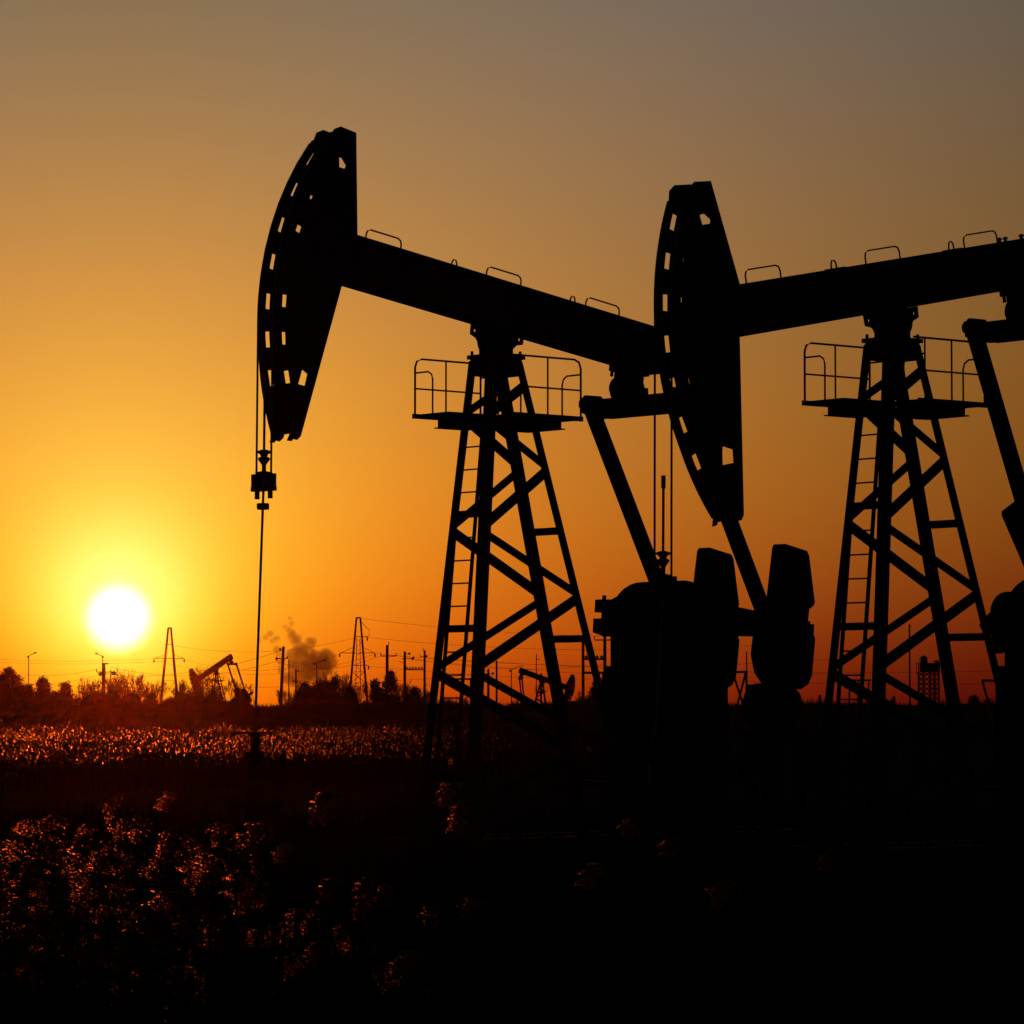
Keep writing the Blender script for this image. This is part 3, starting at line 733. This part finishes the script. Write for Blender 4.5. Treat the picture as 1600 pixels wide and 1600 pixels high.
o, z = pole(838, 1022, D, .05, 'whip-thin pole rising behind the distant lowered pumpjack', UPG); arm(o, 0, 6 * u, z - 8 * u, .08)
o, z = pole(692, 1062, D, .13, 'short stout pole beside the ladder foot of the left big tower', UPG)
D2 = 260; u2 = PXM(D2)
o, z = pole(945, 985, D2, .11, 'tall pole of the wooden frame between the left tower and the gearbox', UPG)
arm(o, -16 * u2, 10 * u2, z - 15 * u2, .09); arm(o, -16 * u2, -16.01 * u2, z - 15 * u2, .06, z - 9 * u2); arm(o, 9.5 * u2, 9.51 * u2, z - 15 * u2, .07, z - 10 * u2); arm(o, -34 * u2, 3 * u2, z - 45 * u2, .13); arm(o, -34 * u2, 14 * u2, z - 66 * u2, .16)
for k in (-29, -12, -5): insul(o, k * u2, z - 44 * u2, .12, .26)
o, z = pole(911, 992, D2, .1, 'shorter pole of the wooden frame just behind the rear leg of the left tower', UPG)
o, z = pole(1421, 975, D2, .06, 'thin plain mast seen through the right big tower', UPG)
arm(o, 0, 5 * u2, z - 2 * u2, .03, z - 4 * u2); arm(o, -5 * u2, 0, z - 44 * u2, .03, z - 20 * u2)
o, z = pole(1166.5, 1018, D2, .045, 'thin upright rod in the gap between the gearbox and the counterweight', UPG)
o, z = pole(1281, 1086, D2, .1, 'stubby post on the mound left of the right big tower', UPG)
SLG = 'street lamps on the horizon'
def lamp(px, ytop, d, pts, head, label, r=.05):
    o, z = pole(px, ytop, d, r, label, SLG, mat=STEEL2, name='street_lamp'); w = PXM(d)
    m = MB(); m.tube([(a * w, 0, z + b * w) for a, b in pts], .04, 6); m.build('arm', STEEL2, o)
    m = MB(); a, b = pts[-1]; m.bar((a * w - head * w, 0, z + b * w - .02), (a * w, 0, z + b * w + .02), .2, .12); m.build('lamp_head', STEEL2, o)
    m = MB(); a, b = pts[0]; m.lathe((a * w, 0, z + b * w - .12), [(.1, 0), (.12, .08), (.08, .2)], 8); m.build('collar', STEEL2, o)
lamp(45, 1026, D, [(-1, 0), (4, 3.5), (12, 6)], 4, 'street lamp in front of the dark trees at the left edge, arm to the right')
lamp(160.5, 1026, D + 6, [(0, 0), (-4, 2.5), (-12, 5)], -4, 'street lamp with its arm to the left, rising behind the pole below the sun')
lamp(495, 1037, D, [(-3, 0), (4, 3), (15, 5.5)], 5, 'street lamp with its arm to the right in front of the smoke')
lamp(799, 1046, D, [(-2, -2), (8, 4), (19, 6)], 0.1, 'street lamp seen through the left big tower, arm to the right')

def pylon(px, ytop, d, hw_base, hw_top, arms, label, rungs, dense):
    p = at(px, ytop, d); w = PXM(d); o = empty('lattice_pylon', (p.x, d, 0)); tag(o, label, 'pylon', 'lattice pylons on the horizon')
    H = p.z; yb = 1100; hb = hw_base * w * H / max(H - at(px, yb, d).z, 1); ht = hw_top * w
    f = lambda z: hb + (ht - hb) * z / H
    for sx in (-1, 1):
        for sy in (-1, 1):
            m = MB(); m.bar((sx * hb, sy * hb * .8, 0), (sx * ht, sy * ht * .8, H), .22, .22); m.build('leg', STEEL2, o)
    m = MB(); m.box(-ht * 1.1, ht * 1.1, -ht, ht, H - .15, H + .1)
    for k in range(rungs):
        z0, z1 = H * (k / rungs) ** .9, H * ((k + 1) / rungs) ** .9
        if k > (3 if dense else 1): continue
        for sy in (-1, 1):
            for s in (-1, 1): m.bar((s * f(z0), sy * f(z0) * .8, z0), (-s * f(z1), sy * f(z1) * .8, z1), .05, .05)
            m.bar((-f(z1), sy * f(z1) * .8, z1), (f(z1), sy * f(z1) * .8, z1), .05, .05)
    if dense:
        for s in (-1, 1): m.bar((s * .55, 0, 0), (s * .28, 0, H * .8), .11, .11)
        for k in range(18): m.bar((-.45 * (-1) ** k, 0, H * .8 * k / 18), (.45 * (-1) ** k, 0, H * .8 * (k + 1) / 18), .06, .06)
        for z in (H * .06, H * .2): m.bar((0, -f(z), z), (0, f(z), z), .08, .08); m.bar((-f(z), 0, z), (f(z), 0, z), .08, .08); m.bar((-f(z), -f(z) * .8, z), (-f(z), f(z) * .8, z), .08, .08)
    m.build('lattice', STEEL2, o)
    ends = []
    for (yp, x0, x1, rise) in arms:
        z = at(px, yp, d).z; m = MB()
        for a in (x0, x1):
            if abs(a) < .5: continue
            m.bar((0, 0, z), (a * w, 0, z + .05), .12, .12)
            if rise: m.bar((math.copysign(f(z), a), 0, z + rise * w), (a * w * .92, 0, z + .1), .07, .07)
            ends.append(Vector((p.x + a * w, d, z - .35)))
        m.build('cross_arm', STEEL2, o)
        for a in (x0, x1):
            if abs(a) > 9:
                m = MB(); m.lathe((a * w, 0, z - .7), [(.05, 0), (.13, .05), (.13, .5), (.04, .68)], 8); m.build('insulator', GLASSY, o)
    return ends
DP = 620
eA = pylon(265, 981, DP, 13, 2.0, [(1029, -24, 23, 6), (1007, -7, 6, 0)], 'slim open lattice pylon just right of the sun', 5, False)
eB = pylon(560, 965, DP, 14, 3.0, [(1020.5, -29, 26, 9), (995, -5, 14, 0), (1040, -8, 16, 0)], 'dense lattice pylon between the smoke and the poles', 9, True)
# slack loop of wire at the head of the dense pylon
w = PXM(DP); p = at(560, 975, DP)
m = MB(); m.tube([(p.x + 3 * w, DP, p.z + .6), (p.x + 12 * w, DP, p.z - 5 * w), (p.x + 17 * w, DP, p.z - 9 * w), (p.x + 17 * w, DP, p.z - 18 * w), (p.x + 12 * w, DP, p.z - 21 * w)], .045, 5)
tag(m.build('jumper_wire', CABLE), 'slack loop of wire hanging at the head of the dense pylon', 'wire')

WG = 'power lines crossing the sky'
def wire(a, b, sag, label, r=.02):
    m = MB(); pts = []
    for k in range(25):
        t = k / 24; q = Vector(a).lerp(Vector(b), t); q.z -= sag * 4 * t * (1 - t); pts.append(q)
    m.tube(pts, r, 4, cap=False); tag(m.build('power_line', CABLE), label, 'power line', WG)
WL = 'thin power line sagging across the horizon sky'
for k, (y0, y1, y2) in enumerate(((1014, 1029, 1020.5), (1022, 1031, 1022))):
    wire(at(-160, y0, DP + 40), at(241 if k == 0 else 288, y1, DP), 1.2, 'thin power line running from the slim pylon off the left edge' if k == 0 else 'lower thin power line running from the slim pylon off the left edge')
wire(at(288, 1030, DP), at(531, 1022, DP), 2.4, 'thin power line strung between the slim pylon and the dense pylon')
wire(at(241, 1031, DP), at(586, 1022, DP), 3.0, 'lowest power line strung between the slim pylon and the dense pylon')
wire(at(268, 1008, DP), at(556, 996, DP), 1.8, 'uppermost power line strung between the slim pylon and the dense pylon')
for k, (a, b) in enumerate((((574, 996), (1240, 1004)), ((586, 1021), (1300, 1030)), ((576, 1041), (1300, 1052)), ((562, 966), (1240, 990)))):
    wire(at(*a, DP), at(*b, DP - 60), 1.6, ('upper arm power line', 'middle arm power line', 'lowest power line', 'topmost earth wire')[k] + ' running right from the dense pylon behind the towers', .022)
for k, (a, b, c) in enumerate((((-40, 1040), (152, 1046), 400), ((-40, 1052), (152, 1055), 400), ((172, 1042), (432, 1033), 400), ((178, 1056), (438, 1017), 400), ((432, 1034), (596, 1024), 400), ((620, 1024), (1000, 1030), 400), ((668, 1028), (1640, 1046), 400), ((645, 1031), (1640, 1066), 400), ((-40, 1064), (760, 1052), 430))):
    wire(at(*a, c), at(*b, c), .9 + .2 * (k % 3), ('power line from the left edge to the upper arm of the pole below the sun', 'power line from the left edge to the lower arm of the pole below the sun', 'power line from the pole below the sun to the lower insulator of the leaning pole', 'power line from the pole below the sun to the upper insulator of the leaning pole',
         'power line from the leaning pole to the pole with upturned crossarm', 'power line from the upturned crossarm to the wooden frame behind the left tower', 'long power line from the right pole of the rack to the right edge', 'long lower power line from the left pole of the rack to the right edge', 'lowest power line crossing behind the bare trees')[k], .016)

# ------------------------------------------------------------------ racks and the tall lattice unit at right
def trestle(px0, px1, ytop, d, label, diag=None, extra=()):
    p0, p1 = at(px0, ytop, d), at(px1, ytop, d); o = empty('pipe_rack', ((p0.x + p1.x) / 2, d, 0)); tag(o, label, 'pipe rack', 'small steel racks near the mound')
    h = p0.z; w = (p1.x - p0.x) / 2
    m = MB()
    m.bar((-w - .05, 0, h), (w + .05, 0, h), .14, .14)
    m.build('top_rail', STEEL2, o)
    if diag is None:
        for x in (-w, w):
            m = MB(); m.bar((x * .96, 0, -.2), (x * .96, 0, h), .1, .1); m.build('post', STEEL2, o)
    else:
        for (a, b) in diag:
            m = MB(); m.bar((w * a, 0, -.2), (w * b, 0, h), .12, .12); m.build('strut', STEEL2, o)
trestle(690, 736, 1061, 270, 'low steel rack behind the ladder foot of the left big tower')
trestle(1139, 1167, 1050, 200, 'braced steel rack in the gap between the gearbox and the counterweight', [(-1.6, .9), (2.4, -.6), (.95, .95)])
trestle(1535, 1562, 1063.5, 200, 'small rack with one slanting strut at the rear foot of the right tower', [(1.2, -1.0), (1.0, 1.0)])
trestle(1306, 1360, 1063, 270, 'low steel rack behind the ladder foot of the right big tower', [(-.3, -.2), (.2, .3), (.9, .9)])

DU = 330; w = PXM(DU); p = at(1452, 1050, DU); o = empty('belt_pumping_unit', (p.x, DU, 0)); tag(o, 'tall lattice pumping unit with a solid head, seen through the right big tower', 'pumping unit')
H = p.z
m = MB(); m.box(-16 * w, 15 * w, -.9, .9, H, H + 14 * w); m.box(-14 * w, -4 * w, -.7, .7, H + 14 * w, H + 22 * w); m.box(8 * w, 14 * w, -.6, .6, H + 14 * w, H + 18 * w)
m.tube([(-9 * w, -.6, H + 21 * w), (-9 * w, .6, H + 21 * w)], 4.5 * w, 12); m.build('head_housing', STEEL, o)
for x in (-17, -9, 1, 8, 15):
    m = MB(); m.bar((x * w, 0, -.2), (x * w, 0, H), .14, .14); m.build('leg', STEEL, o)
m = MB()
for y in (-.6, .6):
    for k in range(13):
        z0, z1 = H * k / 13, H * (k + 1) / 13
        for x0, x1 in ((-17, -9), (-9, 1), (1, 8), (8, 15)):
            m.bar((x0 * w, y, z0), (x1 * w, y, z1), .06, .06); m.bar((x1 * w, y, z0), (x0 * w, y, z1), .06, .06)
for x in (-17, -9, 1, 8, 15): m.bar((x * w, -.62, H * .5), (x * w, .62, H * .5), .08, .08)
m.build('lattice', STEEL, o)
m = MB(); m.tube([(-20 * w, 0, H - 4 * w), (-20 * w, 0, H + 16 * w)], .03, 5); m.bar((-20 * w, 0, H + 6 * w), (-16 * w, 0, H + 6 * w), .04, .04); m.bar((-20 * w, 0, H + 13 * w), (-14 * w, 0, H + 13 * w), .04, .04); m.build('railing', STEEL2, o)

# ------------------------------------------------------------------ smoke
PUFFS = [(505, 1036, 21), (488, 1038, 22), (470, 1020, 15), (480, 1012, 10), (486, 1003, 9), (468, 1012, 10), (455, 1024, 10), (462, 1040, 15), (478, 1052, 18), (498, 1052, 16), (460, 1058, 14), (440, 1046, 8), (447, 1060, 10), (456, 992, 9), (462, 1000, 10), (450, 984, 6), (455, 975, 5), (446, 980, 5), (453, 966, 4), (432, 998, 6), (422, 990, 6), (414, 996, 5), (426, 1001, 5), (406, 1001, 4), (391, 966, 5), (384, 968, 4), (432, 1014, 6), (440, 1032, 8), (436, 1022, 6)]
DS = 1000.0; w = PXM(DS)
sm, nt, out = new_mat('smoke_volume')
def M_(nt, op, *a):
    n = nt.nodes.new('ShaderNodeMath'); n.operation = op
    for i, v in enumerate(a):
        if isinstance(v, (int, float)): n.inputs[i].default_value = v
        else: nt.links.new(v, n.inputs[i])
    return n.outputs[0]
geo = nt.nodes.new('ShaderNodeNewGeometry')
nz = nt.nodes.new('ShaderNodeTexNoise'); nz.inputs['Scale'].default_value = .42; nz.inputs['Detail'].default_value = 5; nz.inputs['Roughness'].default_value = .62
nt.links.new(geo.outputs['Position'], nz.inputs['Vector'])
acc = None
for px, py, rp in PUFFS:
    c = at(px, py, DS)
    dn = nt.nodes.new('ShaderNodeVectorMath'); dn.operation = 'DISTANCE'; nt.links.new(geo.outputs['Position'], dn.inputs[0]); dn.inputs[1].default_value = c
    v = M_(nt, 'SUBTRACT', 1.0, M_(nt, 'DIVIDE', dn.outputs['Value'], rp * w * 1.15))
    acc = v if acc is None else M_(nt, 'SMOOTH_MAX', acc, v, .08)
dens = M_(nt, 'ADD', acc, M_(nt, 'MULTIPLY', M_(nt, 'SUBTRACT', nz.outputs['Fac'], .55), 1.35))
cl = nt.nodes.new('ShaderNodeClamp'); nt.links.new(M_(nt, 'MULTIPLY', dens, 6.0), cl.inputs[0])
pv = nt.nodes.new('ShaderNodeVolumePrincipled'); pv.inputs['Color'].default_value = (.80, .52, .32, 1); pv.inputs['Anisotropy'].default_value = .35
nt.links.new(M_(nt, 'MULTIPLY', cl.outputs[0], .34), pv.inputs['Density']); nt.links.new(pv.outputs[0], out.inputs['Volume'])
c = at(455, 1015, DS)
m = MB(); m.lathe((0, 0, 0), [(max(.2, math.sin(math.pi * k / 12)) * 17 * (1 if k not in (0, 12) else .01), -15 + 30 * k / 12) for k in range(13)], 24)
so = m.build('smoke', sm); so.location = c; tag(so, 'pale puffs of smoke rising behind the leaning pole', 'smoke', kind='stuff')

# ------------------------------------------------------------------ haze
hm, nt, out = new_mat('haze_volume')
pv = nt.nodes.new('ShaderNodeVolumePrincipled'); pv.inputs['Color'].default_value = (.95, .30, .09, 1); pv.inputs['Density'].default_value = 1.3e-5; pv.inputs['Anisotropy'].default_value = .98
nt.links.new(pv.outputs[0], out.inputs['Volume'])
m = MB(); m.box(-430, 430, -40, 720, -1.2, 60)
tag(m.build('haze', hm), 'thin evening haze over the whole oil field', 'haze', kind='stuff')

# ------------------------------------------------------------------ sky and sun
world = bpy.data.worlds.new('World'); scene.world = world; world.use_nodes = True
nt = world.node_tree
for n in list(nt.nodes): nt.nodes.remove(n)
out = nt.nodes.new('ShaderNodeOutputWorld')
tc = nt.nodes.new('ShaderNodeTexCoord'); nm = nt.nodes.new('ShaderNodeVectorMath'); nm.operation = 'NORMALIZE'; nt.links.new(tc.outputs['Generated'], nm.inputs[0])
sx = nt.nodes.new('ShaderNodeSeparateXYZ'); nt.links.new(nm.outputs[0], sx.inputs[0])
dt = nt.nodes.new('ShaderNodeVectorMath'); dt.operation = 'DOT_PRODUCT'; nt.links.new(nm.outputs[0], dt.inputs[0]); dt.inputs[1].default_value = SUN
DEG = 180 / math.pi
mm = lambda op, *a: M_(nt, op, *a)
g = mm('MULTIPLY', mm('ARCCOSINE', mm('MINIMUM', dt.outputs['Value'], .9999999)), DEG)
e = mm('MULTIPLY', mm('ARCSINE', sx.outputs['Z']), DEG)
e = mm('MINIMUM', mm('MAXIMUM', e, -.4), 13.0)
SAZ = math.degrees(math.atan2(SUN.x, SUN.y))
az = mm('SUBTRACT', mm('MULTIPLY', mm('ARCTAN2', sx.outputs['X'], sx.outputs['Y']), DEG), SAZ)
a = mm('MINIMUM', mm('SUBTRACT', mm('SQRT', mm('ADD', mm('MULTIPLY', az, az), 1.0)), 1.0), 17.0)
e1, a1 = mm('MULTIPLY', e, .1), mm('MULTIPLY', a, .1)
hz = mm('EXPONENT', mm('MULTIPLY', mm('MAXIMUM', e, 0.0), -1 / 1.5))
B = [None, e1, mm('MULTIPLY', e1, e1), a1, mm('MULTIPLY', a1, a1), mm('MULTIPLY', e1, a1), mm('EXPONENT', mm('MULTIPLY', g, -1 / .8)), mm('EXPONENT', mm('MULTIPLY', g, -.5)), mm('EXPONENT', mm('MULTIPLY', g, -.2)), hz, mm('MULTIPLY', a1, hz), mm('EXPONENT', mm('MULTIPLY', mm('MULTIPLY', g, g), -.1)), mm('EXPONENT', mm('MULTIPLY', mm('MULTIPLY', g, g), -.5))]
COEF = [[-0.22279321539281724, -1.5074173161480098, -4.690097235572849], [-0.5594040330101074, -0.2070958800366393, 4.060418396597091], [-0.5503871491657718, -0.20863864534907026, -1.789466022442], [-0.4619465910235548, -0.29097321826069333, -0.5259150994817111], [-0.24035605445064356, -0.3007272489110193, -0.5450277306547987], [0.35758684509124783, 0.40143819778584466, 0.9926716001965582], [-0.028332043479528807, -0.9360806870130739, -1.0738122262391854], [0.07424597919618467, 0.3530513140947139, 0.8776705615463495], [1.3454801685155429, 1.4801004864633116, -0.5997658464947697], [-0.21415043014615603, -1.0287237667307698, -2.532447760730632], [-0.9319413514093651, -1.855470181518681, 1.7625440165184723], [-0.6176797311490885, 0.17521875656526592, 1.3690286518387427], [-0.2664177615136916, 0.7306528144163215, 2.8772845563063316]]
disc = nt.nodes.new('ShaderNodeMapRange'); disc.interpolation_type = 'SMOOTHSTEP'; nt.links.new(g, disc.inputs['Value'])
for k, v in (('From Min', .22), ('From Max', .66), ('To Min', 1.3), ('To Max', 0.0)): disc.inputs[k].default_value = v
cc = nt.nodes.new('ShaderNodeCombineColor')
for ch in range(3):
    acc = None
    for k, b in enumerate(B):
        t = COEF[k][ch] if b is None else mm('MULTIPLY', b, COEF[k][ch])
        acc = t if acc is None else mm('ADD', t, acc)
    v = mm('ADD', mm('MINIMUM', mm('EXPONENT', acc), 1.3), disc.outputs[0])
    nt.links.new(v, cc.inputs[ch])
bg1 = nt.nodes.new('ShaderNodeBackground'); nt.links.new(cc.outputs[0], bg1.inputs['Color']); bg1.inputs['Strength'].default_value = 1.0
sky = nt.nodes.new('ShaderNodeTexSky'); sky.sky_type = 'NISHITA'; sky.sun_disc = False
sky.sun_elevation = math.asin(SUN.z); sky.sun_rotation = R(SAZ); sky.dust_density = 4.0; sky.air_density = 1.5
bg2 = nt.nodes.new('ShaderNodeBackground'); nt.links.new(sky.outputs[0], bg2.inputs['Color']); bg2.inputs['Strength'].default_value = .05
fd = nt.nodes.new('ShaderNodeMapRange'); fd.interpolation_type = 'SMOOTHSTEP'; nt.links.new(g, fd.inputs['Value'])
for k, v in (('From Min', 19.0), ('From Max', 42.0), ('To Min', 0.0), ('To Max', 1.0)): fd.inputs[k].default_value = v
mx = nt.nodes.new('ShaderNodeMixShader'); nt.links.new(fd.outputs[0], mx.inputs[0]); nt.links.new(bg1.outputs[0], mx.inputs[1]); nt.links.new(bg2.outputs[0], mx.inputs[2])
nt.links.new(mx.outputs[0], out.inputs['Surface'])

sl = bpy.data.lights.new('sun', 'SUN'); sl.energy = .45; sl.angle = R(.5); sl.color = (1.0, .15, .018)
slo = bpy.data.objects.new('sun', sl); COL.objects.link(slo)
slo.rotation_euler = (-SUN).to_track_quat('-Z', 'Y').to_euler()

# ------------------------------------------------------------------ camera and render settings
cam = bpy.data.cameras.new('camera'); co = bpy.data.objects.new('camera', cam); COL.objects.link(co)
co.location = (0, 0, HC); co.rotation_euler = (R(90) + PITCH, 0, 0)
cam.sensor_width = 36; cam.lens = 36 * F / 1600; cam.clip_start = .5; cam.clip_end = 8000
scene.camera = co
scene.render.engine = 'CYCLES'
scene.view_settings.view_transform = 'Standard'; scene.view_settings.look = 'None'
scene.view_settings.exposure = 0; scene.view_settings.gamma = 1
cy = scene.cycles
cy.max_bounces = 6; cy.diffuse_bounces = 2; cy.glossy_bounces = 2; cy.transmission_bounces = 4; cy.volume_bounces = 0; cy.transparent_max_bounces = 8
cy.use_denoising = True; cy.denoiser = 'OPENIMAGEDENOISE'; cy.denoising_input_passes = 'RGB_ALBEDO_NORMAL'; cy.sample_clamp_indirect = 2.0
